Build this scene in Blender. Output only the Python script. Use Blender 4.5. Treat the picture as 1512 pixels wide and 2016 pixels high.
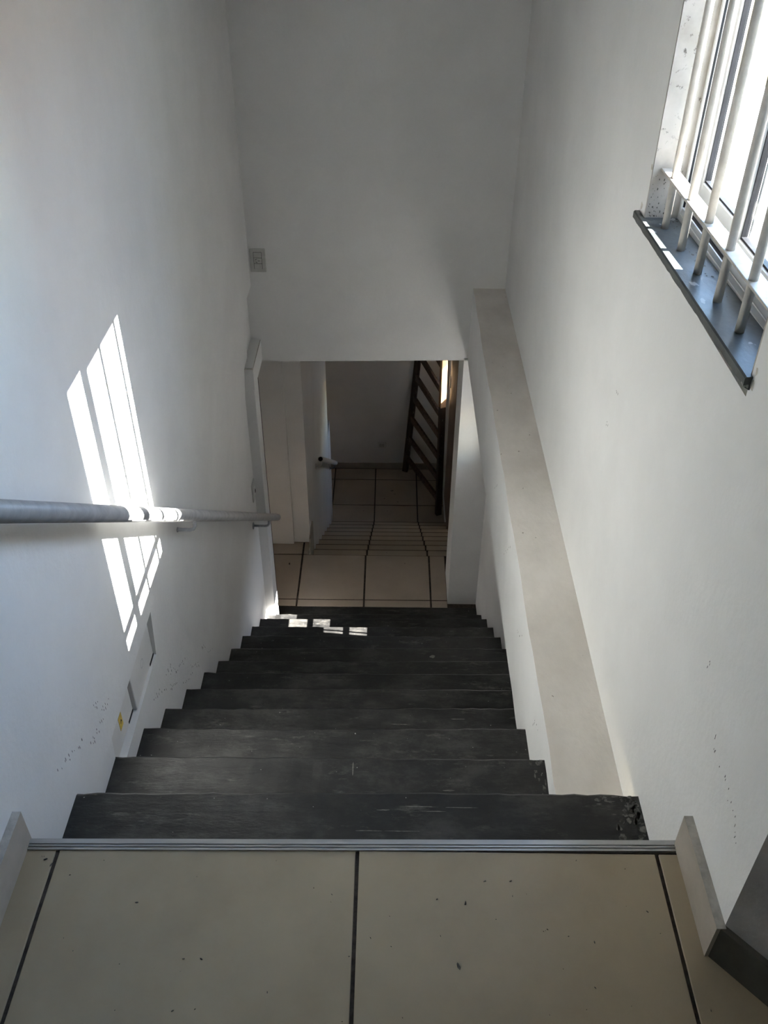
import bpy, bmesh, math, random
from mathutils import Vector, Matrix

for o in list(bpy.data.objects):
    bpy.data.objects.remove(o, do_unlink=True)
scene = bpy.context.scene
COL = scene.collection

# ------------------------------------------------------------------ camera
PITCH, YAW, ROLL = 0.6583, -0.0050, 0.0079
fwd = Vector((math.sin(YAW) * math.cos(PITCH), math.cos(YAW) * math.cos(PITCH), -math.sin(PITCH)))
rgt = Vector((math.cos(YAW), -math.sin(YAW), 0.0))
up = rgt.cross(fwd)
r2 = rgt * math.cos(ROLL) + up * math.sin(ROLL)
u2 = -rgt * math.sin(ROLL) + up * math.cos(ROLL)
cam = bpy.data.cameras.new('camera')
cam.sensor_fit = 'HORIZONTAL'
cam.sensor_width = 36.0
cam.lens = 36.0 * 1773.24 / 1512.0
cam.clip_start = 0.02
cam_o = bpy.data.objects.new('camera', cam)
COL.objects.link(cam_o)
M = Matrix((r2, u2, -fwd)).transposed().to_4x4()
M.translation = Vector((0.0530, -1.0364, 1.6443))
cam_o.matrix_world = M
scene.camera = cam_o

# ------------------------------------------------------------------ sky, sun, exposure
SUN_TO = Vector((1.0, -0.093, 0.862)).normalized()      # direction towards the sun
world = bpy.data.worlds.new('sky')
scene.world = world
world.use_nodes = True
wn = world.node_tree
wn.nodes.clear()
out = wn.nodes.new('ShaderNodeOutputWorld')
bg = wn.nodes.new('ShaderNodeBackground')
sky = wn.nodes.new('ShaderNodeTexSky')
sky.sky_type = 'NISHITA'
sky.sun_disc = False
sky.sun_elevation = math.asin(SUN_TO.z)
sky.sun_rotation = math.atan2(SUN_TO.x, SUN_TO.y)
sky.air_density = 1.25
sky.dust_density = 0.3
sky.ozone_density = 1.8
wn.links.new(sky.outputs[0], bg.inputs[0])
wn.links.new(bg.outputs[0], out.inputs[0])
bg.inputs[1].default_value = 0.66

sun = bpy.data.lights.new('sun', 'SUN')
sun.energy = 21.0
sun.angle = math.radians(0.2)
sun.color = (1.0, 0.95, 0.88)
sun_o = bpy.data.objects.new('sun', sun)
COL.objects.link(sun_o)
sun_o.rotation_euler = SUN_TO.to_track_quat('Z', 'Y').to_euler()
sun_o.location = (6, -0.5, 6)

def portal(x, y, z, sy, sz):
    l = bpy.data.lights.new('window_portal', 'AREA')
    l.shape = 'RECTANGLE'
    l.size, l.size_y = sz, sy
    l.cycles.is_portal = True
    o = bpy.data.objects.new('window_portal', l)
    COL.objects.link(o)
    o.location = (x, y, z)
    o.rotation_euler = (0, math.radians(90), 0)     # -Z turned to -X
    return o
portal(0.86, 0.70, 1.395, 0.84, 1.08)
portal(0.86, 2.83, -1.205, 0.80, 0.36)

vs = scene.view_settings
vs.view_transform = 'Standard'
vs.look = 'None'
vs.gamma = 1.0
vs.use_curve_mapping = False
vs.exposure = 2.35

# ------------------------------------------------------------------ measurements (metres; z = 0 on the upper floor)
XL, XLL, XR, XS = -0.678, -0.705, 0.657, 0.488
YB, ZL, ZH, ZLEDGE = 3.421, -2.582, -0.741, -0.315
ZCEIL = 2.70
H1 = 0.1986
NOSE = [0.252, 0.504, 0.764, 1.009, 1.268, 1.530, 1.783, 2.051, 2.329, 2.597, 2.865, 3.106]
SK = 0.012                                   # the nosings run a touch out of square
H2, T2, Y2 = 0.1764, 0.2722, 3.916
ZF = ZL - 9 * H2
YEND = 7.29
XW2, XR2 = -0.512, 0.615
rnd = random.Random(5)

# ------------------------------------------------------------------ materials
def new_mat(name):
    m = bpy.data.materials.new(name)
    m.use_nodes = True
    n = m.node_tree
    b = n.nodes['Principled BSDF']
    return m, n, b

def coords(n, scale=(1, 1, 1)):
    g = n.nodes.new('ShaderNodeNewGeometry')
    mp = n.nodes.new('ShaderNodeMapping')
    mp.inputs['Scale'].default_value = scale
    n.links.new(g.outputs['Position'], mp.inputs['Vector'])
    return mp.outputs[0]

def noise(n, vec, scale, detail=4, rough=0.55):
    t = n.nodes.new('ShaderNodeTexNoise')
    t.inputs['Scale'].default_value = scale
    t.inputs['Detail'].default_value = detail
    t.inputs['Roughness'].default_value = rough
    n.links.new(vec, t.inputs['Vector'])
    return t.outputs['Fac']

def ramp(n, fac, stops):
    r = n.nodes.new('ShaderNodeValToRGB')
    e = r.color_ramp.elements
    e[0].position, e[0].color = stops[0][0], (*stops[0][1], 1)
    e[1].position, e[1].color = stops[-1][0], (*stops[-1][1], 1)
    for p, c in stops[1:-1]:
        k = e.new(p)
        k.color = (*c, 1)
    n.links.new(fac, r.inputs[0])
    return r.outputs[0]

def mix(n, fac, a, b, mode='MIX'):
    m = n.nodes.new('ShaderNodeMix')
    m.data_type = 'RGBA'
    m.blend_type = mode
    for k, v in ((0, fac), (6, a), (7, b)):
        if hasattr(v, 'is_output'):
            n.links.new(v, m.inputs[k])
        else:
            m.inputs[k].default_value = v if k == 0 else (*v, 1)
    return m.outputs[2]

def bump(n, b, h, strength, dist=0.01):
    p = n.nodes.new('ShaderNodeBump')
    p.inputs['Strength'].default_value = strength
    p.inputs['Distance'].default_value = dist
    n.links.new(h, p.inputs['Height'])
    n.links.new(p.outputs[0], b.inputs['Normal'])

def mottled(name, c0, c1, scale, rough, bump_s=0.0, bump_scale=60, spec=0.4, stretch=(1, 1, 1), specks=None, metal=0.0):
    m, n, b = new_mat(name)
    v = coords(n, stretch)
    col = ramp(n, noise(n, v, scale, 6, 0.62), [(0.38, c0), (0.62, c1)])
    if specks:
        sc, thr, sclr = specks
        f = ramp(n, noise(n, v, sc, 2, 0.5), [(thr, (0, 0, 0)), (thr + 0.02, (1, 1, 1))])
        col = mix(n, f, col, sclr)
    n.links.new(col, b.inputs['Base Color'])
    b.inputs['Roughness'].default_value = rough
    b.inputs['Specular IOR Level'].default_value = spec
    b.inputs['Metallic'].default_value = metal
    if bump_s:
        bump(n, b, noise(n, v, bump_scale, 4), bump_s, 0.004)
    return m

M_WALL = mottled('white_wall_paint', (0.735, 0.735, 0.73), (0.79, 0.79, 0.785), 2.2, 0.62, 0.25, 45, 0.3)
M_PLASTER = mottled('white_plaster_patch', (0.70, 0.69, 0.67), (0.80, 0.79, 0.77), 9, 0.75, 0.5, 60, 0.2)
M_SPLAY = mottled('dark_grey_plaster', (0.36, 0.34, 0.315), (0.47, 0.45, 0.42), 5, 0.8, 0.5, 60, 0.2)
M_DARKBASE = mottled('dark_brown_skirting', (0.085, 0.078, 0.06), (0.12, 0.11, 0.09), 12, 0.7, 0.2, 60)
M_LEDGE = mottled('beige_cement_ledge', (0.68, 0.635, 0.585), (0.84, 0.795, 0.745), 3.0, 0.75, 0.35, 50, 0.3, (1, 0.6, 1), (70, 0.74, (0.4, 0.36, 0.32)))
M_CEIL = mottled('ceiling_paint', (0.74, 0.74, 0.73), (0.78, 0.78, 0.77), 2, 0.8)
M_TILE = mottled('beige_floor_tile', (0.41, 0.335, 0.225), (0.485, 0.405, 0.28), 2.4, 0.42, 0.06, 25, 0.45, (1, 1, 1), (160, 0.79, (0.22, 0.19, 0.15)))
M_TILE2 = mottled('sandy_floor_tile', (0.40, 0.335, 0.265), (0.47, 0.40, 0.32), 2.2, 0.40, 0.05, 25, 0.45, (1, 1, 1), (120, 0.8, (0.25, 0.2, 0.16)))
M_GROUT = mottled('dark_grout', (0.035, 0.027, 0.022), (0.075, 0.06, 0.05), 60, 0.9)
M_BASE = mottled('beige_skirting_tile', (0.38, 0.34, 0.285), (0.47, 0.42, 0.36), 6, 0.5, 0.1, 60)
M_CUT = mottled('skirting_cut_edge', (0.40, 0.38, 0.34), (0.58, 0.55, 0.50), 28, 0.8, 0.4, 90)
M_ALU = mottled('grey_aluminium', (0.42, 0.42, 0.415), (0.56, 0.56, 0.55), 20, 0.42, 0, 60, 0.5, (0.1, 1, 1), None, 0.75)
M_FRAME = mottled('white_aluminium_frame', (0.74, 0.75, 0.76), (0.80, 0.81, 0.82), 8, 0.35, 0, 60, 0.5)
M_GASKET = mottled('black_rubber_gasket', (0.012, 0.013, 0.017), (0.022, 0.023, 0.028), 40, 0.6)
M_BAR = mottled('cream_enamel_bar', (0.46, 0.435, 0.40), (0.55, 0.525, 0.485), 30, 0.45, 0.1, 150)
M_RAIL = mottled('grey_enamel_rail', (0.34, 0.335, 0.335), (0.43, 0.425, 0.425), 22, 0.42, 0.06, 90, 0.5)
M_BRKT = mottled('bracket_grey_paint', (0.30, 0.31, 0.34), (0.40, 0.41, 0.45), 40, 0.5)
M_PLATE = mottled('grey_plastic_plate', (0.50, 0.50, 0.48), (0.56, 0.56, 0.54), 30, 0.45)
M_WPLATE = mottled('white_plastic', (0.70, 0.70, 0.68), (0.76, 0.76, 0.74), 30, 0.4)
M_SLOT = mottled('black_slot', (0.008, 0.008, 0.008), (0.015, 0.015, 0.014), 30, 0.8)
M_PANEL = mottled('cream_panel_cover', (0.66, 0.65, 0.63), (0.72, 0.71, 0.69), 6, 0.5)
M_STICK = mottled('yellow_sticker', (0.62, 0.43, 0.06), (0.72, 0.52, 0.10), 60, 0.5)
M_DARKWOOD = mottled('stained_dark_wood', (0.022, 0.015, 0.011), (0.06, 0.04, 0.028), 14, 0.6, 0.3, 60, 0.3, (1, 1, 0.15), (95, 0.70, (0.30, 0.27, 0.23)))
M_RUNG = mottled('brown_wood_rung', (0.075, 0.045, 0.03), (0.15, 0.10, 0.07), 40, 0.65, 0.3, 80, 0.3, (1, 1, 1), (70, 0.62, (0.022, 0.016, 0.012)))
M_SUNLITWOOD = mottled('sunlit_rail_wood', (0.40, 0.25, 0.13), (0.52, 0.34, 0.19), 18, 0.65, 0.3, 60, 0.3, (1, 1, 0.1))
M_DOOR = mottled('brown_painted_door', (0.14, 0.085, 0.06), (0.19, 0.12, 0.085), 10, 0.5, 0.15, 50, 0.3, (1, 1, 0.15))
M_SCUFF = mottled('black_scuff', (0.05, 0.05, 0.055), (0.12, 0.12, 0.125), 90, 0.8)
M_DIRT = mottled('dark_grime', (0.05, 0.045, 0.04), (0.16, 0.15, 0.13), 120, 0.9)
M_CONCRETE = mottled('pale_outdoor_concrete', (0.17, 0.165, 0.15), (0.24, 0.235, 0.22), 5, 0.85, 0.3, 60, 0.2)
M_GREYWALL = mottled('grey_roughcast', (0.33, 0.33, 0.33), (0.52, 0.52, 0.51), 45, 0.9, 0.6, 80, 0.2)
M_CLAY = mottled('clay_tile_outdoors', (0.38, 0.22, 0.16), (0.50, 0.31, 0.23), 12, 0.8)
M_SILL = mottled('dark_slate_sill', (0.055, 0.062, 0.062), (0.12, 0.13, 0.128), 12, 0.38, 0.35, 50, 0.5, (1, 0.5, 1), (45, 0.70, (0.36, 0.36, 0.35)))

def jamb_paint():
    m, n, b = new_mat('grimy_window_reveal')
    v = coords(n)
    base = ramp(n, noise(n, v, 7, 5, 0.6), [(0.38, (0.34, 0.315, 0.28)), (0.62, (0.48, 0.455, 0.42))])
    f = ramp(n, noise(n, v, 48, 6, 0.75), [(0.60, (0, 0, 0)), (0.68, (1, 1, 1))])
    col = mix(n, f, base, (0.10, 0.09, 0.075))
    n.links.new(col, b.inputs['Base Color'])
    b.inputs['Roughness'].default_value = 0.8
    return m
M_REVEAL = jamb_paint()

def slate_mat():
    m, n, b = new_mat('dark_slate')
    v = coords(n, (1.0, 1.7, 1.7))
    base = ramp(n, noise(n, v, 4.5, 10, 0.74), [(0.40, (0.0055, 0.0058, 0.0062)), (0.5, (0.0145, 0.0145, 0.0142)), (0.63, (0.046, 0.045, 0.042))])
    v2 = coords(n, (0.8, 3.2, 3.2))
    f = ramp(n, noise(n, v2, 8, 10, 0.78), [(0.565, (0, 0, 0)), (0.66, (1, 1, 1))])
    col = mix(n, f, base, (0.088, 0.085, 0.076))
    v3 = coords(n)
    f2 = ramp(n, noise(n, v3, 22, 2, 0.4), [(0.74, (0, 0, 0)), (0.76, (1, 1, 1))])
    col = mix(n, f2, col, (0.011, 0.011, 0.012))
    f3 = ramp(n, noise(n, v3, 110, 1, 0.4), [(0.80, (0, 0, 0)), (0.815, (1, 1, 1))])
    col = mix(n, f3, col, (0.36, 0.35, 0.33))
    n.links.new(col, b.inputs['Base Color'])
    rr = ramp(n, noise(n, v3, 14, 5, 0.6), [(0.3, (0.40,) * 3), (0.7, (0.60,) * 3)])
    n.links.new(rr, b.inputs['Roughness'])
    b.inputs['Specular IOR Level'].default_value = 0.45
    bump(n, b, noise(n, v2, 7, 9, 0.65), 0.55, 0.006)
    return m
M_SLATE = slate_mat()

def glass_mat():
    m = bpy.data.materials.new('clear_window_glass')
    m.use_nodes = True
    n = m.node_tree
    n.nodes.clear()
    o = n.nodes.new('ShaderNodeOutputMaterial')
    t = n.nodes.new('ShaderNodeBsdfTransparent')
    t.inputs[0].default_value = (0.93, 0.95, 0.95, 1)
    g = n.nodes.new('ShaderNodeBsdfGlossy')
    g.inputs['Roughness'].default_value = 0.02
    mx = n.nodes.new('ShaderNodeMixShader')
    mx.inputs[0].default_value = 0.07
    n.links.new(t.outputs[0], mx.inputs[1])
    n.links.new(g.outputs[0], mx.inputs[2])
    n.links.new(mx.outputs[0], o.inputs[0])
    return m
M_GLASS = glass_mat()

# ------------------------------------------------------------------ mesh helpers
def tag(o, label, cat, group=None, kind=None):
    o['label'] = label
    o['category'] = cat
    if group:
        o['group'] = group
    if kind:
        o['kind'] = kind
    return o

def empty(name, loc=(0, 0, 0)):
    o = bpy.data.objects.new(name, None)
    COL.objects.link(o)
    o.location = loc
    o.empty_display_size = 0.05
    return o

def add(name, me, mats, parent=None, smooth=False):
    if not isinstance(mats, (list, tuple)):
        mats = [mats]
    for m in mats:
        me.materials.append(m)
    if smooth:
        for p in me.polygons:
            p.use_smooth = True
    o = bpy.data.objects.new(name, me)
    COL.objects.link(o)
    if parent:
        o.parent = parent
        o.matrix_parent_inverse = Matrix.Translation(-Vector(parent.location)) if parent.type == 'EMPTY' or parent.parent is None else Matrix.Identity(4)
    return o

def link(name, bm, mats, parent=None, smooth=False):
    bmesh.ops.recalc_face_normals(bm, faces=bm.faces)
    me = bpy.data.meshes.new(name)
    bm.to_mesh(me)
    bm.free()
    return add(name, me, mats, parent, smooth)

def bm_box(bm, x0, x1, y0, y1, z0, z1, mi=0):
    v = [bm.verts.new(p) for p in ((x0, y0, z0), (x1, y0, z0), (x1, y1, z0), (x0, y1, z0), (x0, y0, z1), (x1, y0, z1), (x1, y1, z1), (x0, y1, z1))]
    fs = []
    for q in ((0, 3, 2, 1), (4, 5, 6, 7), (0, 1, 5, 4), (1, 2, 6, 5), (2, 3, 7, 6), (3, 0, 4, 7)):
        f = bm.faces.new([v[i] for i in q])
        f.material_index = mi
        fs.append(f)
    return v, fs

def box(name, x0, x1, y0, y1, z0, z1, mat, parent=None, bevel=0.0, seg=1):
    bm = bmesh.new()
    bm_box(bm, x0, x1, y0, y1, z0, z1)
    if bevel:
        bmesh.ops.bevel(bm, geom=list(bm.edges), offset=bevel, segments=seg, affect='EDGES', profile=0.5)
    return link(name, bm, mat, parent)

def slab(name, axis, p0, p1, a, b, holes, mat, parent=None, cuts=()):
    """A wall slab between planes p0 and p1 of 'x' or 'y', spanning a (the other horizontal axis) and b (z), with rectangular holes (a0, a1, b0, b1) whose reveals are closed."""
    A = sorted({a[0], a[1], *[h[i] for h in holes for i in (0, 1)]})
    B = sorted({b[0], b[1], *cuts, *[h[i] for h in holes for i in (2, 3)]})
    A = [t for t in A if a[0] <= t <= a[1]]
    B = [t for t in B if b[0] <= t <= b[1]]
    solid = {}
    for i in range(len(A) - 1):
        for j in range(len(B) - 1):
            ca, cb = (A[i] + A[i + 1]) / 2, (B[j] + B[j + 1]) / 2
            solid[i, j] = not any(h[0] < ca < h[1] and h[2] < cb < h[3] for h in holes)
    bm = bmesh.new()
    cache = {}
    def V(k, i, j):
        if (k, i, j) not in cache:
            p = (p0, p1)[k]
            cache[k, i, j] = bm.verts.new((p, A[i], B[j]) if axis == 'x' else (A[i], p, B[j]))
        return cache[k, i, j]
    for (i, j), s in solid.items():
        if not s:
            continue
        for k in (0, 1):
            bm.faces.new([V(k, i, j), V(k, i + 1, j), V(k, i + 1, j + 1), V(k, i, j + 1)])
        for di, dj, e in ((-1, 0, ((i, j), (i, j + 1))), (1, 0, ((i + 1, j), (i + 1, j + 1))), (0, -1, ((i, j), (i + 1, j))), (0, 1, ((i, j + 1), (i + 1, j + 1)))):
            if not solid.get((i + di, j + dj), False):
                bm.faces.new([V(0, *e[0]), V(0, *e[1]), V(1, *e[1]), V(1, *e[0])])
    return link(name, bm, mat, parent)

def tube(name, pts, r, mat, parent=None, seg=16, caps=True, round_end=False):
    """A round pipe swept along pts."""
    bm = bmesh.new()
    rings = []
    P = [Vector(p) for p in pts]
    prev = None
    for i, p in enumerate(P):
        if i == 0:
            d = P[1] - P[0]
        elif i == len(P) - 1:
            d = P[-1] - P[-2]
        else:
            d = (P[i] - P[i - 1]).normalized() + (P[i + 1] - P[i]).normalized()
        d.normalize()
        if prev is None:
            ref = Vector((1, 0, 0)) if abs(d.x) < 0.9 else Vector((0, 0, 1))
            a = (ref - d * ref.dot(d)).normalized()
        else:
            a = (prev - d * prev.dot(d)).normalized()
        prev = a
        b = d.cross(a)
        rad = r[i] if isinstance(r, (list, tuple)) else r
        rings.append([bm.verts.new(p + (a * math.cos(t) + b * math.sin(t)) * rad) for t in [2 * math.pi * k / seg for k in range(seg)]])
    for q in range(len(rings) - 1):
        for k in range(seg):
            f = bm.faces.new([rings[q][k], rings[q][(k + 1) % seg], rings[q + 1][(k + 1) % seg], rings[q + 1][k]])
            f.smooth = True
    if caps:
        bm.faces.new(rings[0])
        bm.faces.new(list(reversed(rings[-1])))
    return link(name, bm, mat, parent)

def bar_between(name, p0, p1, w, d, mat, parent, wdir):
    """A squared timber from p0 to p1, w wide along wdir and d deep."""
    p0, p1, wdir = Vector(p0), Vector(p1), Vector(wdir)
    ax = (p1 - p0).normalized()
    wd = (wdir - ax * wdir.dot(ax)).normalized()
    dd = ax.cross(wd)
    bm = bmesh.new()
    r = [[bm.verts.new(p + wd * w / 2 * s + dd * d / 2 * t) for s, t in ((-1, -1), (1, -1), (1, 1), (-1, 1))] for p in (p0, p1)]
    for k in range(4):
        bm.faces.new([r[0][k], r[0][(k + 1) % 4], r[1][(k + 1) % 4], r[1][k]])
    bm.faces.new(r[0])
    bm.faces.new(r[1])
    bmesh.ops.bevel(bm, geom=list(bm.edges), offset=min(w, d) * 0.12, segments=1, affect='EDGES')
    return link(name, bm, mat, parent)

# ================================================================== SETTING: the upper stairwell
# right wall with the barred window and, low under the concrete beam, a narrow ribbon window
WY0, WY1, WZ0, WZ1 = 0.295, 1.103, 0.870, 1.915
RY0, RY1, RZ0, RZ1 = 2.445, 3.215, -1.372, -1.039
w = slab('wall_right', 'x', XR, 0.80, (-0.219, YB + 0.30), (-2.9, ZCEIL), [(WY0, WY1, WZ0, WZ1), (RY0, RY1, RZ0, RZ1)], M_WALL)
tag(w, 'tall white painted wall with the barred window', 'wall', kind='structure')

# left wall: upper face stands a little proud of the lower face below slab level
NY0, NY1, NZ0, NZ1 = 0.492, 0.975, -0.502, -0.312
def left_x(z):
    """The plaster of the left wall falls back a little below slab level."""
    t = min(1.0, max(0.0, (-0.312 - z) / 0.488))
    return XL + (XLL - XL) * t
w = slab('wall_left', 'x', XL, -0.92, (-3.2, YB + 0.25), (-0.312, ZCEIL), [], M_WALL)
tag(w, 'tall white painted wall with the grey handrail and the patch of sunlight', 'wall', kind='structure')
w2 = slab('wall_left_lower', 'x', XLL, -0.92, (-0.2, 3.21), (-2.9, -0.312), [(NY0, NY1, NZ0, NZ1)], M_WALL, None, (-0.80,))
for v in w2.data.vertices:
    if v.co.x > -0.8:
        v.co.x = left_x(v.co.z)
tag(w2, 'white wall face set back below the handrail, beside the dark slate steps', 'wall', kind='structure')
box('niche_back', -0.93, -0.74, NY0 - 0.02, NY1 + 0.02, NZ0 - 0.02, NZ1 + 0.02, M_WALL, w2)

# back wall above the low doorway; its lower edge sags to the left
bm = bmesh.new()
v, f = bm_box(bm, -0.92, 0.80, YB, YB + 0.20, ZH, ZCEIL)
for k in (0, 3):
    v[k].co.z = ZH - 0.020
for k in (1, 2):
    v[k].co.z = ZH + 0.010
w = link('wall_back', bm, M_WALL)
tag(w, 'white wall above the low doorway at the foot of the slate steps', 'wall', kind='structure')
w = box('wall_back_pier', 0.466, 0.80, YB, 3.74, -2.9, ZH + 0.02, M_WALL)
tag(w, 'white pier right of the low doorway, tucked under the concrete beam', 'wall', kind='structure')

# concrete beam with a beige ledge on top
bm = bmesh.new()
n = 30
rows = []
for i in range(n + 1):
    y = 0.03 + (YB - 0.03) * i / n
    e = rnd.uniform(-0.0022, 0.0022)
    rows.append([bm.verts.new(p) for p in ((XS + e, y, ZLEDGE), (XR + 0.01, y, ZLEDGE), (XR + 0.01, y, ZH), (XS + rnd.uniform(-0.001, 0.001), y, ZH))])
for i in range(n):
    for k in range(4):
        fc = bm.faces.new([rows[i][k], rows[i][(k + 1) % 4], rows[i + 1][(k + 1) % 4], rows[i + 1][k]])
        fc.material_index = 1 if k == 0 else 0
bm.faces.new(rows[0])
bm.faces.new(rows[-1])
beam = link('ledge_beam', bm, [M_WALL, M_LEDGE])
tag(beam, 'long white concrete beam with a bare beige cement top along the right wall', 'ledge', kind='structure')

# ceiling and the hall behind the camera
w = box('ceiling', -0.92, 0.80, -0.219, YB + 0.2, ZCEIL, ZCEIL + 0.1, M_CEIL)
tag(w, 'plain white ceiling high above the stairwell', 'ceiling', kind='structure')
w = box('ceiling_hall', -0.92, 2.6, -3.2, -0.219, ZCEIL, ZCEIL + 0.1, M_CEIL)
tag(w, 'plain white ceiling of the upper hall', 'ceiling', kind='structure')
w = box('wall_rear', -0.92, 2.6, -3.3, -3.2, -0.1, ZCEIL, M_WALL)
tag(w, 'white wall at the back of the upper hall', 'wall', kind='structure')
w = box('wall_far_right', 2.5, 2.6, -3.2, -0.219, -0.1, ZCEIL, M_WALL)
tag(w, 'white side wall of the upper hall', 'wall', kind='structure')
# splayed corner wall next to the right skirting
bm = bmesh.new()
pts = [(XR, -0.219), (1.10, -0.70), (2.6, -0.70), (2.6, -0.219)]
lo = [bm.verts.new((*p, -0.1)) for p in pts]
hi = [bm.verts.new((*p, ZCEIL)) for p in pts]
for k in range(4):
    bm.faces.new([lo[k], lo[(k + 1) % 4], hi[(k + 1) % 4], hi[k]])
bm.faces.new(lo)
bm.faces.new(hi)
w = link('wall_splay', bm, M_SPLAY)
tag(w, 'dark grey splayed wall corner at the right edge of the upper floor', 'wall', kind='structure')
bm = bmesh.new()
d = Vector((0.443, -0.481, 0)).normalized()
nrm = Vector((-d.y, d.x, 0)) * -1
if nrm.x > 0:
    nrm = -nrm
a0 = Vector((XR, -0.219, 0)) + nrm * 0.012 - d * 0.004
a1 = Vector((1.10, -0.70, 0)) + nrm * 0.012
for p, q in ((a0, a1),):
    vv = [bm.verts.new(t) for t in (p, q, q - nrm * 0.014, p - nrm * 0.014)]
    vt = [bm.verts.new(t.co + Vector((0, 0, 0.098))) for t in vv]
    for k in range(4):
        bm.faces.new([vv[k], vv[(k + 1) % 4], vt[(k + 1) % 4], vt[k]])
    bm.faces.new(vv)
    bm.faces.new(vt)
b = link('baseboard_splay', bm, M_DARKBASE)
tag(b, 'dark brown skirting tile at the foot of the dark grey splayed corner', 'skirting', kind='structure')

# upper floor: grout bed and single tiles
fl = box('floor', -0.90, 2.55, -3.2, -0.004, -0.10, -0.0035, M_GROUT)
tag(fl, 'beige tiled floor of the upper hall with dark joints', 'floor', kind='structure')
JX = [-0.682, -0.6, 0.0, 0.6, 1.2, 1.8, 2.4]
JY = [-0.0225, -0.626, -1.226, -1.826, -2.426, -3.026]
for i in range(len(JX) - 1):
    for j in range(len(JY) - 1):
        g = 0.0038
        x0, x1 = JX[i] + g, JX[i + 1] - g
        y0, y1 = JY[j + 1] + g, JY[j] - (g if j else 0)
        t = box('floor_tile', x0, x1, y0, y1, -0.012, rnd.uniform(-0.0004, 0.0004), M_TILE, fl, 0.0012)

# ribbed aluminium edging on the top step
bm = bmesh.new()
prof = [(-0.0225, -0.004), (-0.0225, 0.0035), (-0.019, 0.0035), (-0.019, 0.0012), (-0.0155, 0.0012), (-0.0155, 0.0040), (-0.0125, 0.0040), (-0.0125, 0.0012),
        (-0.0095, 0.0012), (-0.0095, 0.0042), (0.001, 0.0042), (0.003, 0.001), (0.003, -0.020), (0.0, -0.020), (0.0, -0.004)]
L = [bm.verts.new((-0.668, y - 0.008, z)) for y, z in prof]
R = [bm.verts.new((0.645, y + 0.006, z)) for y, z in prof]
for k in range(len(prof)):
    bm.faces.new([L[k], L[(k + 1) % len(prof)], R[(k + 1) % len(prof)], R[k]])
bm.faces.new(L)
bm.faces.new(R)
e = link('trim_1', bm, M_ALU)
tag(e, 'ribbed grey aluminium edging strip on the edge of the upper floor', 'edging strip', kind='structure')

# skirting tiles on the upper floor
def skirting(name, x_wall, x_face, y0, y1, h, label):
    bm = bmesh.new()
    x0, x1 = min(x_wall, x_face), max(x_wall, x_face)
    v, fs = bm_box(bm, x0, x1, y0, y1, 0.0, h)
    fs[1].material_index = 1
    fs[4].material_index = 1
    o = link(name, bm, [M_BASE, M_CUT])
    return tag(o, label, 'skirting', kind='structure')
skirting('baseboard_right', XR, 0.640, -0.226, 0.0, 0.099, 'short beige skirting tile at the foot of the right wall by the top step')
skirting('baseboard_left', XL, -0.661, -0.62, -0.004, 0.092, 'beige skirting tile at the foot of the left wall by the top step')

# ================================================================== upper flight: slate treads
def slate_tread(i, parent):
    """Tread i: a slate slab with an uneven nosing, its back under the riser above."""
    z = -i * H1
    yb = (NOSE[i - 2] if i > 1 else 0.0) - 0.05
    yf = NOSE[i - 1] if i <= 12 else 3.381
    xa = (XL if i == 1 else XLL) - 0.015
    xb = {1: XR + 0.004, 2: XS + 0.004, 3: XS + 0.004}.get(i, XR + 0.01)
    th = 0.028
    nx = 44
    bm = bmesh.new()
    R = random.Random(100 + i)
    cols = []
    wob = [R.uniform(-1, 1) for _ in range(nx + 1)]
    for k in range(nx + 1):
        x = xa + (xb - xa) * k / nx
        s = SK * x if i <= 12 else SK * 0.4 * x
        e = (0.0022 * wob[k] + 0.0025 * math.sin(3.1 * x + i * 1.7)) if i <= 12 else 0.0
        zz = 0.0007 * R.uniform(-1, 1)
        edge_drop = 0.006 * max(0.0, 1 - (xb - x) / 0.05) if i in (1, 2) else 0.0
        cols.append([bm.verts.new(p) for p in ((x, yb, z - th), (x, yb, z), (x, yf - 0.006 + s + e, z + zz), (x, yf + s + e - edge_drop * 0.6, z - 0.004 + zz - edge_drop), (x, yf + s + e - 0.002, z - th + 0.004), (x, yf + s - 0.01, z - th))])
    m = len(cols[0])
    for k in range(nx):
        for q in range(m):
            bm.faces.new([cols[k][q], cols[k][(q + 1) % m], cols[k + 1][(q + 1) % m], cols[k + 1][q]])
    bm.faces.new(cols[0])
    bm.faces.new(cols[-1])
    return link('tread', bm, M_SLATE, parent)

st = empty('slate_staircase', (0, 1.7, ZL))
tag(st, 'flight of dark slate steps leading down from the upper floor to the doorway', 'staircase', kind='structure')
for i in range(1, 14):
    slate_tread(i, st)
for i in range(0, 13):
    y = (NOSE[i - 1] if i else 0.0) - 0.022
    za, zb = -(i + 1) * H1, -i * H1 - 0.027
    if i == 0:
        zb = -0.02
    bm = bmesh.new()
    xa, xb = XLL - 0.01, XR + 0.01
    if i in (1, 2):
        xb = XS + 0.004
    v, f = bm_box(bm, xa, xb, y - 0.03, y, za - 0.005, zb)
    for t in v:
        t.co.y += SK * t.co.x
    link('riser', bm, M_SLATE, st)

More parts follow.
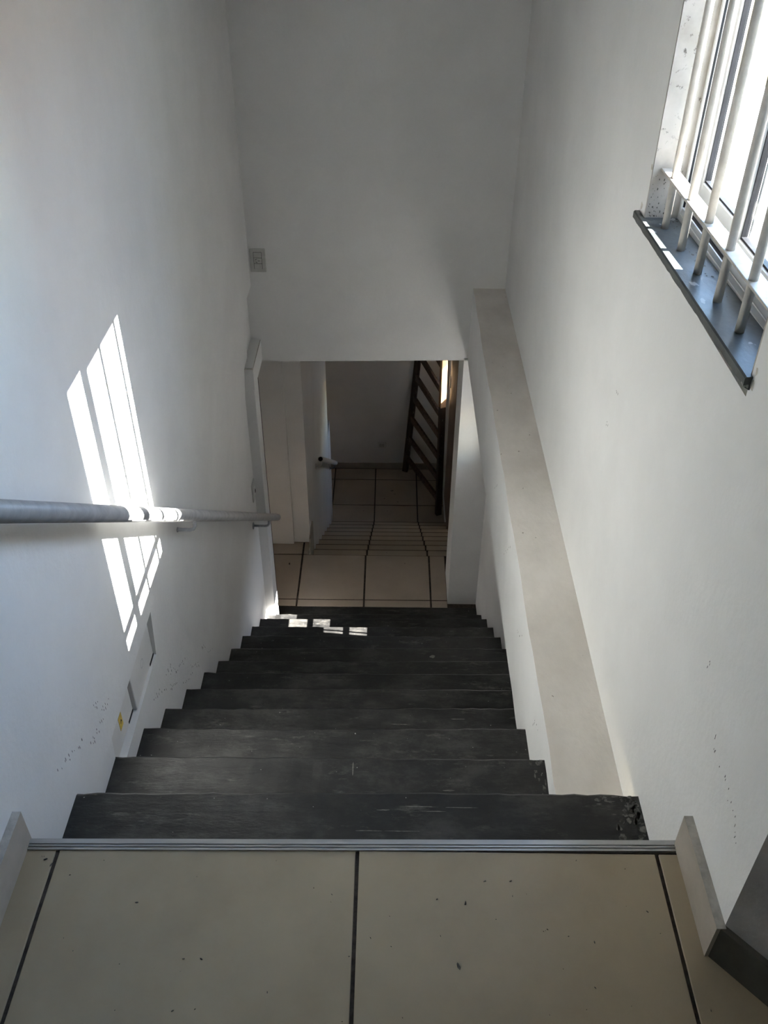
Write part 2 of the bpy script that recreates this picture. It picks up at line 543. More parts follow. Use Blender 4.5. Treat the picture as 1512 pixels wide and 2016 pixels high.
# plaster smears where tread meets wall
def smear(name, parent, mat, pts, seed, n=26):
    """Thin ragged daub lying on a wall plane; pts is a list of (x, y, z) centres."""
    R = random.Random(seed)
    bm = bmesh.new()
    for (x, y, z, sy, sz, nx) in pts:
        ring = []
        for k in range(10):
            a = 2 * math.pi * k / 10
            q = R.uniform(0.55, 1.0)
            ring.append(bm.verts.new((x + nx * 0.0006, y + math.cos(a) * sy * q, z + math.sin(a) * sz * q)))
        c = bm.verts.new((x + nx * 0.0012, y, z))
        for k in range(10):
            bm.faces.new([ring[k], ring[(k + 1) % 10], c])
    o = link(name, bm, mat, parent)
    o['kind'] = 'stuff'
    return o

R = random.Random(3)
scuffs = []
def scuff_row(y0, z0, y1, z1, n, x, nx, size=0.004, tall=1.8):
    for k in range(n):
        t = (k + R.uniform(-0.4, 0.4)) / max(1, n - 1)
        z = z0 + (z1 - z0) * t + R.uniform(-0.011, 0.011)
        scuffs.append((left_x(z) if x is None else x, y0 + (y1 - y0) * t + R.uniform(-0.008, 0.008), z, size * R.uniform(0.2, 0.6), size * tall * R.uniform(0.3, 1.2), nx))
scuff_row(0.20, -0.05, 0.33, -0.13, 11, XL, 1)
scuff_row(0.37, -0.19, 0.47, -0.21, 11, XL, 1)
scuff_row(0.44, -0.12, 0.47, -0.14, 5, XL, 1)
scuff_row(0.48, -0.18, 0.53, -0.21, 7, XL, 1)
smear('scuff_marks', bpy.data.objects['wall_left'], M_SCUFF, scuffs, 11)
scuffs = []
for a in ((0.88, -0.62, 0.95, -0.66, 8), (0.99, -0.70, 1.03, -0.74, 4), (1.08, -0.78, 1.16, -0.85, 10), (1.06, -0.69, 1.13, -0.72, 5), (1.12, -0.74, 1.20, -0.82, 7),
          (1.22, -0.83, 1.30, -0.88, 6), (1.36, -0.98, 1.46, -1.08, 8), (1.24, -0.94, 1.36, -1.02, 7), (1.54, -1.06, 1.60, -1.12, 6), (1.62, -1.18, 1.70, -1.24, 4)):
    scuff_row(*a, None, 1, 0.0045)
smear('scuff_marks', w2, M_SCUFF, scuffs, 12)
scuffs = []
for a in ((1.045, 0.45, 1.06, 0.44, 3), (1.08, 0.32, 1.09, 0.31, 3), (0.02, 0.31, 0.0, 0.29, 5), (-0.03, 0.30, -0.10, 0.285, 6), (-0.118, 0.286, -0.148, 0.262, 8), (0.13, 0.40, 0.12, 0.38, 4)):
    scuff_row(*a, XR, -1, 0.003)
smear('scuff_marks', bpy.data.objects['wall_right'], M_SCUFF, scuffs, 13)
scuffs = []
for a in ((0.62, -0.40, 0.68, -0.46, 5), (1.0, -0.43, 1.08, -0.48, 5), (1.4, -0.40, 1.5, -0.5, 6), (1.85, -0.45, 1.9, -0.5, 4)):
    scuff_row(*a, XS - 0.002, -1, 0.004)
smear('scuff_marks', beam, M_SCUFF, scuffs, 14)

def daubs(name, parent, mat, spots, seed):
    R = random.Random(seed)
    bm = bmesh.new()
    for x, y, z, sx, sy in spots:
        ring = [bm.verts.new((x + sx * math.cos(t) * R.uniform(.45, 1), y + sy * math.sin(t) * R.uniform(.45, 1), z + 0.0009)) for t in [k * math.pi / 6 for k in range(12)]]
        bm.faces.new(ring)
    o = link(name, bm, mat, parent)
    o['kind'] = 'stuff'
    return o
R = random.Random(41)
M_CRUST = mottled('grey_mortar_crust', (0.05, 0.049, 0.046), (0.20, 0.195, 0.18), 70, 0.85, 0.6, 120, 0.2)
sp = [(0.650 - abs(R.gauss(0, 0.022)), R.uniform(0.03, 0.255), -H1, R.uniform(0.003, 0.013), R.uniform(0.004, 0.015)) for _ in range(46)]
sp += [(R.uniform(0.55, 0.65), 0.250 - abs(R.gauss(0, 0.014)), -H1, R.uniform(0.003, 0.012), R.uniform(0.002, 0.006)) for _ in range(24)]
sp += [(0.483 - abs(R.gauss(0, 0.014)), R.uniform(0.30, 0.50), -2 * H1, R.uniform(0.002, 0.008), R.uniform(0.004, 0.014)) for _ in range(22)]
daubs('mortar_crust', st, M_CRUST, sp, 42)
M_SCRATCH = mottled('pale_scratch', (0.13, 0.125, 0.11), (0.24, 0.23, 0.21), 90, 0.8)
sp = [(0.14, 0.215, -H1, 0.055, 0.0016), (0.17, 0.203, -H1, 0.040, 0.0014), (0.235, 0.214, -H1, 0.045, 0.0015), (0.02, 0.150, -H1, 0.045, 0.0012), (0.10, 0.150, -H1, 0.050, 0.0012), (0.05, 0.205, -H1, 0.02, 0.002),
      (-0.033, 0.468, -2 * H1, 0.0022, 0.028), (0.10, 0.37, -2 * H1, 0.030, 0.0014), (0.22, 0.40, -2 * H1, 0.022, 0.002), (0.47, 0.11, -H1, 0.014, 0.006), (0.50, 0.075, -H1, 0.010, 0.008), (0.27, 0.34, -2 * H1, 0.006, 0.008),
      (-0.47, 0.12, -H1, 0.004, 0.004), (-0.30, 0.33, -2 * H1, 0.006, 0.010), (0.1, 0.94, -4 * H1, 0.05, 0.002), (0.30, 0.965, -4 * H1, 0.035, 0.002), (0.28, 2.0, -8 * H1, 0.018, 0.012)]
daubs('scratches', st, M_SCRATCH, sp, 43)

# ================================================================== electrical panels recessed in the lower left wall
def panel(y0, y1, xf, label, sticker):
    p = empty('electrical_panel', (xf, (y0 + y1) / 2, NZ0))
    tag(p, label, 'panel', 'panel covers in the left wall recess')
    box('cover', -0.739, xf, y0, y1, NZ0 + 0.001, NZ1 - 0.001, M_PANEL, p, 0.002)
    ym = (y0 + y1) / 2
    box('latch_slot', xf - 0.004, xf + 0.0012, y1 - 0.052, y1 - 0.002, NZ0 + 0.001, NZ0 + 0.010, M_SLOT, p)
    if sticker:
        s = box('warning_sticker', xf, xf + 0.0008, 0.626, 0.655, -0.452, -0.401, M_STICK, p)
        s['label'] = 'small yellow warning sticker'
        bm = bmesh.new()
        for q in (((0.645, -0.424), (0.634, -0.430), (0.637, -0.434)), ((0.643, -0.419), (0.649, -0.430), (0.635, -0.428))):
            bm.faces.new([bm.verts.new((xf + 0.0012, *t)) for t in q])
        link('bolt_mark', bm, M_SLOT, s)
    else:
        bm = bmesh.new()
        ring = [bm.verts.new((xf + 0.0006, ym + 0.016 * math.cos(k * math.pi / 6), -0.420 + 0.016 * math.sin(k * math.pi / 6))) for k in range(12)]
        inn = [bm.verts.new((xf + 0.0006, ym + 0.012 * math.cos(k * math.pi / 6), -0.420 + 0.012 * math.sin(k * math.pi / 6))) for k in range(12)]
        for k in range(12):
            bm.faces.new([ring[k], ring[(k + 1) % 12], inn[(k + 1) % 12], inn[k]])
        link('embossed_ring', bm, M_PLATE, p)
    return p
panel(NY0 + 0.001, 0.7445, -0.710, 'white electrical panel cover with a yellow warning sticker, recessed beside the steps', True)
panel(0.7450, NY1 - 0.001, -0.697, 'white electrical panel cover with a faint round mark, recessed farther down the steps', False)

# ================================================================== jamb and lintel of the side opening at the foot of the left wall
j = box('trim_2', XLL - 0.01, -0.650, 3.085, 3.212, -2.60, -0.735, M_WALL, None, 0.004, 2)
tag(j, 'white boxed door jamb at the foot of the left wall', 'door jamb', kind='structure')
bm = bmesh.new()
v, fs = bm_box(bm, XLL - 0.2, -0.650, 3.085, YB + 0.01, -0.742, -0.624)
fs[1].material_index = 1
l = link('trim_3', bm, [M_WALL, M_CUT])
tag(l, 'white lintel with a dusty top above the boxed door jamb', 'lintel', kind='structure')
w = box('wall_left_corner', -0.92, XLL, 3.21, YB, -0.742, -0.312, M_WALL)
tag(w, 'white wall corner above the lintel at the foot of the left wall', 'wall', kind='structure')
g = box('door_gasket', -0.6535, -0.6485, 3.2125, 3.2165, -2.575, -0.742, M_GASKET, j)

# ================================================================== landing and lower flight
w = box('wall_landing', -1.45, -0.628, 4.035, 4.16, -2.7, -0.60, M_WALL)
tag(w, 'shaded white wall at the back left of the landing beyond the doorway', 'wall', kind='structure')
w = slab('wall_flight', 'x', -0.640, XW2, (4.06, 6.05), (-4.3, -0.60), [], M_WALL)
tag(w, 'white side wall of the lower flight, carrying the short handrail', 'wall', kind='structure')
w = box('wall_flight_stub', -0.640, XW2 + 0.001, 6.05, 6.30, -4.3, -2.93, M_WALL)
tag(w, 'low stub of white wall at the foot of the lower flight', 'wall', kind='structure')
w = box('wall_landing_left', -1.50, -1.40, 3.0, 4.16, -2.7, -0.60, M_WALL)
tag(w, 'white wall at the left end of the landing', 'wall', kind='structure')
w = box('wall_landing_front', -1.50, -0.90, 3.10, 3.212, -2.7, -0.60, M_WALL)
tag(w, 'white wall closing the landing towards the slate steps', 'wall', kind='structure')
w = box('ceiling_lower', -2.3, 1.0, 3.60, 7.45, -0.70, -0.60, M_CEIL)
tag(w, 'white ceiling above the landing and lower flight', 'ceiling', kind='structure')
w = box('ceiling_landing', -1.5, -0.655, 3.10, 3.65, -0.742, -0.62, M_CEIL)
tag(w, 'white ceiling over the left end of the landing', 'ceiling', kind='structure')
# right wall of the lower flight with a small window that lets the sun onto the ladder
LWY0, LWY1, LWZ0, LWZ1 = 6.30, 6.54, -2.74, -2.22
w = slab('wall_flight_right', 'x', XR2 + 0.03, 0.80, (3.70, 7.40), (-4.3, -0.60), [(LWY0, LWY1, LWZ0, LWZ1)], M_WALL)
tag(w, 'shaded wall on the right of the lower flight, behind the ladder', 'wall', kind='structure')
w = box('wall_room', -2.2, 0.80, YEND, YEND + 0.12, -4.3, -0.60, M_WALL)
tag(w, 'dim grey wall at the far end of the lower room', 'wall', kind='structure')
w = box('wall_room_left', -2.3, -2.2, 4.1, 7.41, -4.3, -0.60, M_WALL)
tag(w, 'far left wall of the lower room', 'wall', kind='structure')
w = box('wall_room_near', -2.2, -0.640, 4.16, 4.24, -4.3, -0.60, M_WALL)
tag(w, 'wall of the lower room behind the landing', 'wall', kind='structure')
b = box('baseboard_room', -2.2, XR2 + 0.03, YEND - 0.012, YEND, ZF, ZF + 0.075, M_BASE)
tag(b, 'beige skirting along the far wall of the lower room', 'skirting', kind='structure')

# landing floor
fl2 = box('floor_landing', -1.45, 0.80, 3.383, 3.912, ZL - 0.10, ZL - 0.004, M_GROUT)
tag(fl2, 'sandy tiled floor of the landing in the doorway, with wide dark joints', 'floor', kind='structure')
fl2b = box('floor_landing_left', -1.45, XW2 - 0.01, 3.212, 4.06, ZL - 0.10, ZL - 0.0045, M_GROUT)
tag(fl2b, 'tiled floor at the left end of the landing', 'floor', kind='structure')
LJX = [-1.466, -1.011, -0.556, -0.101, 0.354, 0.640]
for i in range(5):
    x0, x1 = LJX[i] + 0.006, LJX[i + 1] - 0.006
    if i == 0:
        x0 = -1.40
    if i == 4:
        x1 = 0.464
    ys = [(3.383, 3.446), (3.456, 3.914)]
    if i < 2:
        ys = [(3.386 if i else 3.215, 3.446), (3.456, 3.914), (3.924, 4.06)]
    for y0, y1 in ys:
        par = fl2b if i < 2 else fl2
        box('floor_tile', x0, x1, y0, y1, ZL - 0.012, ZL, M_TILE2, par, 0.0015)
box('floor_tile', -1.005, -0.722, 3.215, 3.380, ZL - 0.012, ZL, M_TILE2, fl2b, 0.0015)
# the corner piece of tile left of the first lower step, and the upright skirting end
box('floor_tile', -0.550, XW2 - 0.002, 3.924, 4.06, ZL - 0.012, ZL, M_TILE2, fl2b, 0.0015)
b = box('baseboard_flight', XW2, XW2 + 0.012, 3.99, 4.20, ZL - 0.30, ZL + 0.085, M_BASE)
tag(b, 'upright beige skirting piece where the lower flight begins', 'skirting', kind='structure')

# tiled lower flight
st2 = empty('tiled_staircase', (0, 5.0, ZF))
tag(st2, 'flight of sandy tiled steps going down beyond the doorway', 'staircase', kind='structure')
for k in range(0, 9):
    z = ZL - k * H2
    yn = Y2 + k * T2
    XJ = [XW2 - 0.01, -0.101 + 0.0022 * k, 0.354 + 0.0015 * k, XR2 + 0.035]
    if k:
        bmb = box('step_core', XW2 - 0.01, XR2 + 0.035, yn - T2 - 0.02, yn - 0.012, z - 0.03, z - 0.004, M_GROUT, st2)
    box('riser_core', XW2 - 0.01, XR2 + 0.035, yn - 0.03, yn - 0.012, z - H2 - 0.005, z - 0.006, M_GROUT, st2)
    box('nosing_joint', XW2 - 0.01, XR2 + 0.035, yn - 0.0065, yn, z - 0.010, z - 0.0005, M_GROUT, st2)
    for q in range(3):
        x0, x1 = XJ[q] + 0.006, XJ[q + 1] - 0.006
        if k:
            box('tread_tile', x0, x1, yn - T2 + 0.002, yn - 0.0055, z - 0.012, z, M_TILE2, st2, 0.0012)
        box('riser_tile', x0, x1, yn - 0.012, yn - 0.002, z - H2 + 0.001, z - 0.0125, M_TILE2, st2, 0.001)

# lower room floor
fl3 = box('floor_room', -2.2, XR2 + 0.04, Y2 + 8 * T2, YEND, ZF - 0.1, ZF - 0.004, M_GROUT)
tag(fl3, 'sandy tiled floor of the dim lower room, with dark joints', 'floor', kind='structure')
RJX = [-2.2, -1.892, -1.440, -0.987, -0.535, -0.084, 0.368, XR2 + 0.035]
RJY = [6.096, 6.603, 7.066, YEND - 0.012]
for i in range(len(RJX) - 1):
    for q in range(3):
        box('floor_tile', RJX[i] + 0.006, RJX[i + 1] - 0.006, RJY[q] + 0.006, RJY[q + 1] - 0.006, ZF - 0.012, ZF, M_TILE2, fl3, 0.0015)
fl4 = box('floor_room_left', -2.2, -0.640, 4.2, Y2 + 8 * T2, ZF - 0.1, ZF - 0.004, M_GROUT)
tag(fl4, 'floor of the lower room beside the flight', 'floor', kind='structure')

# ================================================================== handrails
def rail_pt(y, x=-0.612, y0=0.1775, z0=0.698, s=-0.787):
    return (x, y, z0 + s * (y - y0))

hr = empty('handrail', rail_pt(1.5))
tag(hr, 'grey round metal handrail running down the left wall', 'handrail')
e0, e1 = Vector(rail_pt(-0.25)), Vector(rail_pt(3.235))
dr = (e1 - e0).normalized()
pts = [e0, e1] + [e1 + dr * 0.021 * math.sin(a) for a in (0.5, 0.95, 1.3)]
tube('pipe', pts, [0.0212, 0.0212] + [0.0212 * math.cos(a) for a in (0.5, 0.95, 1.3)], M_RAIL, hr, 24)

def bracket(y, xw, parent, mat, x, rail, dia=0.0065, drop=0.055, plate=0.020):
    rx, ry, rz = rail(y)
    foot = Vector((xw, y + 0.012, rz - drop - 0.018))
    p = [foot, Vector((x - 0.022, y + 0.012, rz - drop - 0.018)), Vector((x - 0.008, y + 0.010, rz - drop - 0.012)), Vector((x, y + 0.006, rz - drop + 0.004)), Vector((x, y, rz - 0.016))]
    b = tube('bracket', p, dia, mat, parent, 12)
    bm = bmesh.new()
    ring = []
    for xx, rr in ((xw + 0.0005, plate), (xw + 0.004, plate), (xw + 0.006, plate * 0.75)):
        ring.append([bm.verts.new((xx, foot.y + rr * math.cos(a), foot.z + rr * math.sin(a))) for a in [2 * math.pi * k / 18 for k in range(18)]])
    for q in range(2):
        for k in range(18):
            bm.faces.new([ring[q][k], ring[q][(k + 1) % 18], ring[q + 1][(k + 1) % 18], ring[q + 1][k]])
    bm.faces.new(ring[0])
    bm.faces.new(ring[2])
    link('wall_plate', bm, mat, b)
    bm = bmesh.new()
    bm_box(bm, x - 0.010, x + 0.010, -0.035, 0.035, -0.003, 0.0)
    o = link('saddle', bm, mat, b)
    for v in o.data.vertices:
        yy, zz = v.co.y, v.co.z
        v.co.y = y + yy
        v.co.z = rz - 0.0235 + zz - 0.787 * yy
    return b
bracket(1.385, left_x(-0.33), hr, M_BRKT, -0.612, rail_pt, plate=0.009)
bracket(2.915, XLL, hr, M_BRKT, -0.612, rail_pt)

def rail2_pt(y):
    return (-0.462, y, -2.235 - 0.712 * (y - 4.63))
h2 = empty('handrail', rail2_pt(5.3))
tag(h2, 'short white handrail with an open pipe end on the wall of the lower flight', 'handrail')
q0, q1 = Vector(rail2_pt(4.63)), Vector(rail2_pt(6.24))
pipe2 = tube('pipe', [q0, q1], 0.021, M_WPLATE, h2, 20)
d2 = (q0 - q1).normalized()
tube('open_end', [q0 - d2 * 0.002, q0 + d2 * 0.0008], 0.0165, M_SLOT, pipe2, 18)
bracket(4.72, XW2, h2, M_WPLATE, -0.462, rail2_pt)
bracket(6.10, XW2, h2, M_BRKT, -0.462, rail2_pt)

# ================================================================== window with sill, sliding sashes and security grille
win = empty('window_1', (0.74, 0.70, WZ0))
tag(win, 'white aluminium sliding window in the right wall, behind cream bars', 'window', kind='structure')
ZS = 0.886                                                     # top of the slate sill
# grimy plastered reveals
box('reveal', XR + 0.0006, 0.745, WY1 - 0.006, WY1 + 0.001, ZS, WZ1, M_REVEAL, win)
box('reveal', XR + 0.0006, 0.745, WY0 - 0.001, WY0 + 0.006, ZS, WZ1, M_REVEAL, win)
box('reveal', XR + 0.0006, 0.745, WY0 + 0.006, WY1 - 0.006, WZ1 - 0.006, WZ1 + 0.001, M_REVEAL, win)
FX0, FX1 = 0.735, 0.797
fy0, fy1 = WY0 + 0.006, WY1 - 0.006
box('frame_jamb', FX0, FX1, fy1 - 0.014, fy1, ZS, WZ1 - 0.006, M_FRAME, win, 0.002)
for xa_, xb_ in ((0.739, 0.744), (0.757, 0.765)):
    box('jamb_gap_line', xa_, xb_, fy1 - 0.0148, fy1 - 0.0135, ZS + 0.034, WZ1 - 0.036, M_GASKET, win)  # black strips painted in as the shade of gaps beside the stile
box('frame_jamb', FX0, FX1, fy0, fy0 + 0.026, ZS, WZ1 - 0.006, M_FRAME, win, 0.002)
box('frame_head', FX0, FX1, fy0 + 0.026, fy1 - 0.014, WZ1 - 0.036, WZ1 - 0.006, M_FRAME, win, 0.002)
tr = box('bottom_track', FX0, FX1, fy0 + 0.026, fy1 - 0.014, ZS, ZS + 0.020, M_FRAME, win, 0.001)
for x in (0.737, 0.763, 0.790):
    box('track_rib', x, x + 0.003, fy0 + 0.026, fy1 - 0.014, ZS + 0.020, ZS + 0.034, M_FRAME, tr)
box('track_groove', 0.741, 0.762, fy0 + 0.03, fy1 - 0.03, ZS + 0.0202, ZS + 0.0212, M_GASKET, tr)

def sash(y0, y1, x0, x1, z0, z1, wf=0.036):
    s = empty('sash', (x0, y0, z0))
    s.parent = win
    s.matrix_parent_inverse = Matrix.Translation(-Vector(win.location))
    def part(nm, *a):
        m = a[-2]
        o = box(nm, *a[:6], m, None, a[-1])
        o.parent = s
        o.matrix_parent_inverse = Matrix.Translation(-Vector((x0, y0, z0)))
        return o
    w_ = 0.036
    part('stile', x0, x1, y0, y0 + w_, z0, z1, M_FRAME, 0.002)
    part('stile', x0, x1, y1 - wf, y1, z0, z1, M_FRAME, 0.002)
    part('rail', x0, x1, y0 + w_, y1 - wf, z0, z0 + 0.077, M_FRAME, 0.002)
    part('rail', x0, x1, y0 + w_, y1 - wf, z1 - 0.04, z1, M_FRAME, 0.002)
    for yy in (y0 + w_, y1 - wf - 0.004):
        part('gasket', x0 + 0.004, x1 - 0.004, yy, yy + 0.005, z0 + 0.077, z1 - 0.04, M_GASKET, 0)
    part('gasket', x0 + 0.004, x1 - 0.004, y0 + w_ + 0.005, y1 - wf - 0.004, z0 + 0.077, z0 + 0.082, M_GASKET, 0)
    part('pane', (x0 + x1) / 2 - 0.002, (x0 + x1) / 2 + 0.002, y0 + w_ + 0.002, y1 - wf - 0.002, z0 + 0.079, z1 - 0.042, M_GLASS, 0)
    return s
ym = 0.732
sash(ym - 0.018, fy1 - 0.016, 0.766, 0.787, ZS + 0.022, WZ1 - 0.036, 0.020)
sash(fy0 + 0.028, ym + 0.018, 0.742, 0.762, ZS + 0.022, WZ1 - 0.036)

def sill_z(y):
    return ZS + 0.004 + 0.026 * (1.1 - y)
# slate sill with a rough mortar line below
bm = bmesh.new()
nseg = 40
y0s, y1s = 0.288, 1.152
rows = []
R = random.Random(8)
for k in range(nseg + 1):
    y = y0s + (y1s - y0s) * k / nseg
    e = R.uniform(-0.0025, 0.0025)
    zs = sill_z(y)
    e *= 0.5
    rows.append([bm.verts.new(p) for p in ((0.735, y, zs), (XR - 0.010, y, zs), (XR - 0.013, y, zs - 0.003), (XR - 0.013, y, zs - 0.017 + e), (XR - 0.002, y, zs - 0.024 + e), (0.735, y, zs - 0.024))])
for k in range(nseg):
    for q in range(6):
        bm.faces.new([rows[k][q], rows[k][(q + 1) % 6], rows[k + 1][(q + 1) % 6], rows[k + 1][q]])
bm.faces.new(rows[0])
bm.faces.new(rows[-1])
sill = link('sill', bm, M_SILL, win)
sill['label'] = 'dark slate window sill'
# grime on sill and in the corners of the reveal
bits = []
for k in range(90):
    bits.append((0.662 + R.random() ** 1.5 * 0.06, WY1 - 0.0072, ZS + 0.008 + R.random() ** 2.5 * 0.10, 0.0012, 0.0026 * R.random() ** 2 + 0.0006, 0))
bm = bmesh.new()
for x, y, z, a, c, _ in bits:
    ring = [bm.verts.new((x + c * 0.7 * math.cos(t) * R.uniform(.5, 1), y, z + c * math.sin(t) * R.uniform(.5, 1.2))) for t in [k * math.pi / 3 for k in range(6)]]
    bm.faces.new(ring)
for k in range(30):
    x, y = R.uniform(0.70, 0.733), R.uniform(0.62, 1.09)
    c = R.uniform(0.001, 0.004)
    bm.faces.new([bm.verts.new((x + c * math.cos(t) * R.uniform(.5, 1), y + 1.6 * c * math.sin(t) * R.uniform(.5, 1.2), sill_z(y) + 0.0006)) for t in [k2 * math.pi / 3 for k2 in range(6)]])
gr = link('grime', bm, M_DIRT, win)
gr['kind'] = 'stuff'

gl = empty('security_grille', (0.69, 0.74, ZS))
tag(gl, 'cream security grille of round bars and a flat crossbar inside the window opening', 'grille')
BX = 0.688
for y in (1.022, 0.879, 0.745, 0.602, 0.464):
    tube('bar', [(BX, y, sill_z(y)), (BX, y, WZ1 - 0.008)], 0.0086, M_BAR, gl, 16)
for z in (1.003, 1.855):
    box('crossbar', 0.676, 0.712, WY0 + 0.007, WY1 - 0.007, z - 0.003, z + 0.003, M_BAR, gl, 0.0008)
# broken plaster at the two ends of the sill
smear('plaster_chips', bpy.data.objects['wall_right'], M_CUT, [(XR, 1.108, 1.004, 0.010, 0.008, -1), (XR, 1.135, 0.905, 0.012, 0.012, -1), (XR, 0.284, 0.900, 0.012, 0.014, -1), (XR, 0.280, 0.925, 0.006, 0.010, -1)], 21)

# ribbon window below the beam
rw = empty('window_2', (0.73, 2.83, RZ0))
tag(rw, 'narrow barred ribbon window low in the right wall under the beam', 'window', kind='structure')
box('frame_rail', 0.715, 0.735, RY0, RY1, -1.220, -1.204, M_FRAME, rw, 0.001)
for y in (2.468, 2.84, 3.03):
    box('frame_mullion', 0.717, 0.733, y, y + 0.008, RZ0, RZ1, M_FRAME, rw)

# window of the lower room and the brown door beside it
lw = empty('window_3', (0.72, 6.63, LWZ0))
tag(lw, 'small white framed window in the wall behind the ladder', 'window', kind='structure')
for a in ((LWY0, LWY0 + 0.03, LWZ0, LWZ1), (LWY1 - 0.03, LWY1, LWZ0, LWZ1), (LWY0 + 0.03, LWY1 - 0.03, LWZ0, LWZ0 + 0.03), (LWY0 + 0.03, LWY1 - 0.03, LWZ1 - 0.03, LWZ1)):
    box('frame_bar', 0.655, 0.69, *a, M_FRAME, lw, 0.002)
dr2 = empty('door_1', (XR2, 5.85, -3.9))
tag(dr2, 'brown painted door leaf on the right wall of the lower flight', 'door', kind='structure')
box('leaf', XR2 + 0.002, XR2 + 0.029, 5.52, 6.20, -3.75, -1.75, M_DOOR, dr2, 0.003)
for z in (-2.45, -3.3):
    box('hinge', XR2 - 0.006, XR2 + 0.02, 6.185, 6.235, z - 0.05, z + 0.05, M_WPLATE, dr2, 0.003)

# ================================================================== ladder in the lower room
ld = empty('wooden_ladder', (0.41, 6.84, ZF))
tag(ld, 'dark paint-spattered wooden ladder leaning in the corner of the lower room', 'ladder')
ZT = -1.95
def lad_l(z):
    t = (z - ZF) / 1.37
    return Vector((0.245 + 0.100 * t, 7.235, z))
def lad_r(z):
    t = (z - ZF) / 1.80
    return Vector((0.586 - 0.024 * t, 6.450 + 0.0 * t, z))
wd = (lad_l(ZF) - lad_r(ZF)).normalized()
bar_between('side_rail', lad_l(ZF), lad_l(ZT), 0.062, 0.045, M_DARKWOOD, ld, (1, -0.4, 0))
rr = bar_between('side_rail', lad_r(ZF), lad_r(-2.86), 0.062, 0.045, M_DARKWOOD, ld, (1, 0.45, 0))
up_ = bar_between('side_rail', lad_r(-2.86), lad_r(ZT), 0.062, 0.045, M_SUNLITWOOD, ld, (1, 0.45, 0))  # paler colour stands for sunlight on the upper rail
up_['label'] = 'upper length of the side rail with sunlight painted into its colour'
for z in (-3.98, -3.725, -3.47, -3.22, -2.97, -2.70, -2.44):
    a, b_ = lad_l(z), lad_r(z)
    dd = (b_ - a).normalized()
    bar_between('rung', a + dd * 0.015, b_ - dd * 0.015, 0.072, 0.026, M_RUNG, ld, (0, 0, 1))

# ================================================================== switches and outlets
o = empty('wall_outlet', (-0.63, YB, -0.17))
tag(o, 'grey plastic wall outlet high on the back wall in the left corner', 'outlet')
ox0, ox1, oz0, oz1 = -0.670, -0.587, -0.234, -0.108
box('plate', ox0, ox1, YB - 0.009, YB, oz0, oz1, M_PLATE, o, 0.004, 2)
cx_ = (ox0 + ox1) / 2
box('surround', cx_ - 0.0215, cx_ + 0.0215, YB - 0.0098, YB - 0.009, oz0 + 0.018, oz1 - 0.018, M_SLOT, o)
for k, z in enumerate((oz1 - 0.0195, oz1 - 0.0495, oz1 - 0.0795)):
    m_ = box('module', cx_ - 0.0198, cx_ + 0.0198, YB - 0.0125, YB - 0.0095, z - 0.0275, z, M_PLATE, o, 0.001)
    if k == 1:
        zc = z - 0.0137
        for (px, pz, ang) in ((-0.009, 0.007, 0.6), (-0.007, -0.008, -0.6), (0.006, 0.0, 0.0)):
            bm = bmesh.new()
            ca, sa = math.cos(ang), math.sin(ang)
            vs_ = []
            for yy in (YB - 0.0129, YB - 0.0122):
                for sx, sz in ((-0.0048, -0.0011), (0.0048, -0.0011), (0.0048, 0.0011), (-0.0048, 0.0011)):
                    vs_.append(bm.verts.new((cx_ + px + sx * ca - sz * sa, yy, zc + pz + sx * sa + sz * ca)))
            for f_ in ((0, 1, 2, 3), (4, 5, 6, 7), (0, 1, 5, 4), (1, 2, 6, 5), (2, 3, 7, 6), (3, 0, 4, 7)):
                bm.faces.new([vs_[t] for t in f_])
            link('slot', bm, M_SLOT, m_)

s = empty('light_switch', (XLL, 3.02, -1.345))
tag(s, 'grey light switch plate on the left wall above the handrail end', 'switch')
box('plate', XLL, XLL + 0.008, 2.990, 3.070, -1.415, -1.300, M_PLATE, s, 0.003, 2)
rk = box('rocker', XLL + 0.008, XLL + 0.012, 3.012, 3.048, -1.385, -1.330, M_WPLATE, s, 0.001)
box('indicator', XLL + 0.012, XLL + 0.014, 3.030, 3.044, -1.375, -1.355, M_SLOT, rk)

s = empty('wall_outlet', (-0.02, YEND, -3.85))
tag(s, 'small pale outlet plate on the dim far wall of the lower room', 'outlet')
box('plate', -0.067, 0.030, YEND - 0.008, YEND, -3.895, -3.822, M_WPLATE, s, 0.003)
box('module', -0.045, 0.008, YEND - 0.011, YEND - 0.008, -3.880, -3.838, M_PLATE, s, 0.001)

# ================================================================== crumbs on the floor
def flakes(name, spots, z, mat, parent, seed):
    R = random.Random(seed)
    bm = bmesh.new()
    for x, y, c in spots:
        a = R.uniform(0, 3.14)
        n_ = 6
        lo = []
        for k in range(n_):
            t = k * 2 * math.pi / n_
            dx, dy = c * 1.4 * math.cos(t) * R.uniform(.5, 1), c * 0.55 * math.sin(t) * R.uniform(.5, 1)
            lo.append((x + dx * math.cos(a) - dy * math.sin(a), y + dx * math.sin(a) + dy * math.cos(a)))
        bv = [bm.verts.new((*p, z)) for p in lo]
        tv = [bm.verts.new((x + (p[0] - x) * 0.7, y + (p[1] - y) * 0.7, z + 0.0015)) for p in lo]
        for k in range(n_):
            bm.faces.new([bv[k], bv[(k + 1) % n_], tv[(k + 1) % n_], tv[k]])
        bm.faces.new(tv)
    o = link(name, bm, mat, parent)
    o['kind'] = 'stuff'
    return o
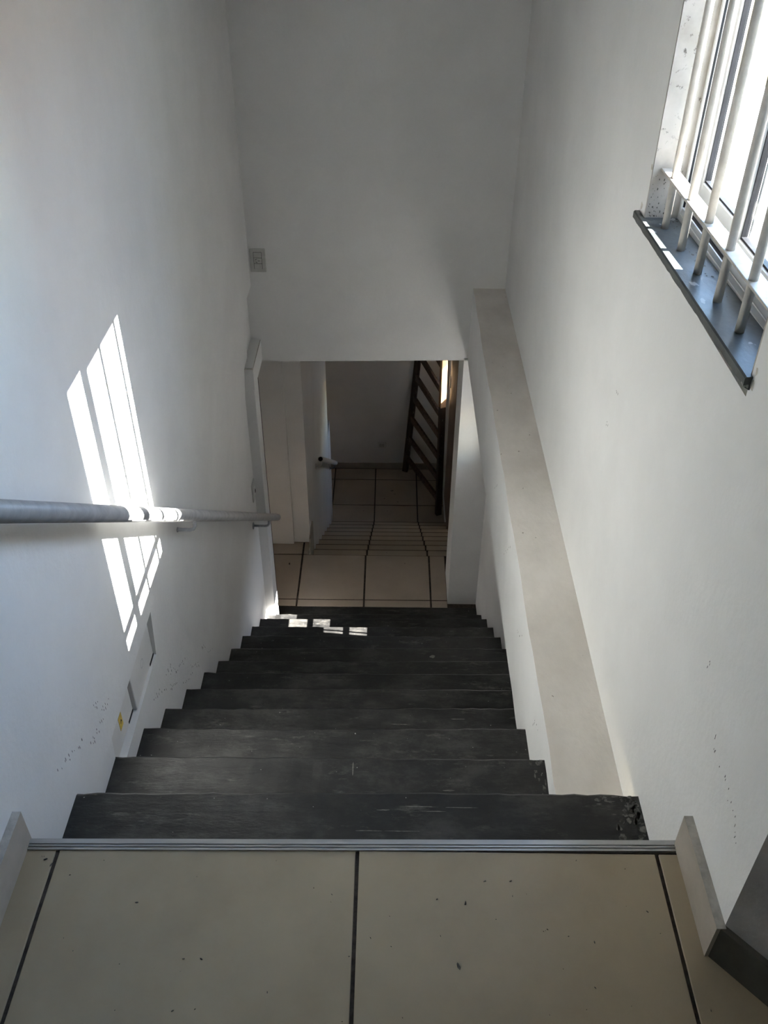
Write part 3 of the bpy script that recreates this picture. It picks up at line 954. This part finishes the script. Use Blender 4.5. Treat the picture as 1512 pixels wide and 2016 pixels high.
sp = [(-0.417, -0.137, .0035), (0.21, -0.13, .005), (0.19, -0.249, .006), (-0.276, -0.243, .003), (-0.308, -0.243, .0025), (-0.604, -0.062, .004), (-0.618, -0.050, .004), (0.251, -0.085, .003), (0.301, -0.084, .0035),
      (0.444, -0.203, .0025), (0.431, -0.285, .0025), (0.555, -0.143, .003), (-0.311, -0.333, .003), (0.156, -0.123, .0025), (0.36, -0.18, .002), (-0.15, -0.30, .002), (0.03, -0.2, .002)]
R = random.Random(77)
sp += [(R.uniform(-0.66, 0.64), R.uniform(-0.36, -0.03), R.uniform(0.0008, 0.0018)) for _ in range(36)]
flakes('crumbs', sp, 0.0004, M_DIRT, fl, 31)
sp = [(0.10, 6.86, .02), (0.13, 6.80, .012), (0.02, 6.72, .012), (0.16, 6.66, .010), (0.05, 6.5, .010), (-0.2, 6.5, .008)]
flakes('crumbs', sp, ZF + 0.0003, M_DIRT, fl3, 32)
flakes('crumbs', [(-0.642, 3.812, .013), (0.18, 3.83, .006), (0.05, 3.95, .004)], ZL + 0.0003, M_DIRT, fl2, 33)

# ================================================================== outside the window, with unseen light blockers added
g = box('ground_outside', 0.82, 14.0, -8.0, 14.0, -4.4, -4.2, M_CONCRETE)
tag(g, 'pale concrete yard outside', 'ground', kind='structure')
p = box('sun_blocker', 1.02, 1.36, -0.9, 0.552, -4.2, 3.4, M_WALL)  # unseen block, added to stop the sun at the near pane
tag(p, 'unseen white block added outdoors to keep the sun off the near half of the window', 'wall', kind='structure')
p = box('wall_outside', 0.82, 5.0, 3.80, 4.0, -4.2, 0.55, M_WALL)
tag(p, 'white garden wall outside the window', 'wall', kind='structure')
p = box('wall_outside_grey', 0.82, 5.0, 3.72, 3.80, -4.2, -0.05, M_GREYWALL)
tag(p, 'grey roughcast plinth of the garden wall outside', 'wall', kind='structure')

# unseen wall and slab added to cut the sky light at the ribbon window
p = box('sky_blocker_wall', 1.30, 1.45, 1.9, 3.70, -4.2, -0.88, M_CONCRETE)
tag(p, 'unseen concrete wall added to block low sky light from the ribbon window', 'wall', kind='structure')
p = box('sky_blocker_slab', 0.80, 1.28, 1.9, 3.70, -0.60, -0.52, M_CONCRETE)
tag(p, 'unseen concrete slab added to block high sky light from the ribbon window', 'light blocker', kind='structure')
p = box('horizon_blocker', 5.0, 5.4, -5.0, 1.7, -4.2, 3.3, M_CLAY)  # unseen wall, added to hide bright horizon sky from the window
tag(p, 'unseen clay coloured wall added outside to dim the low sky', 'wall', kind='structure')
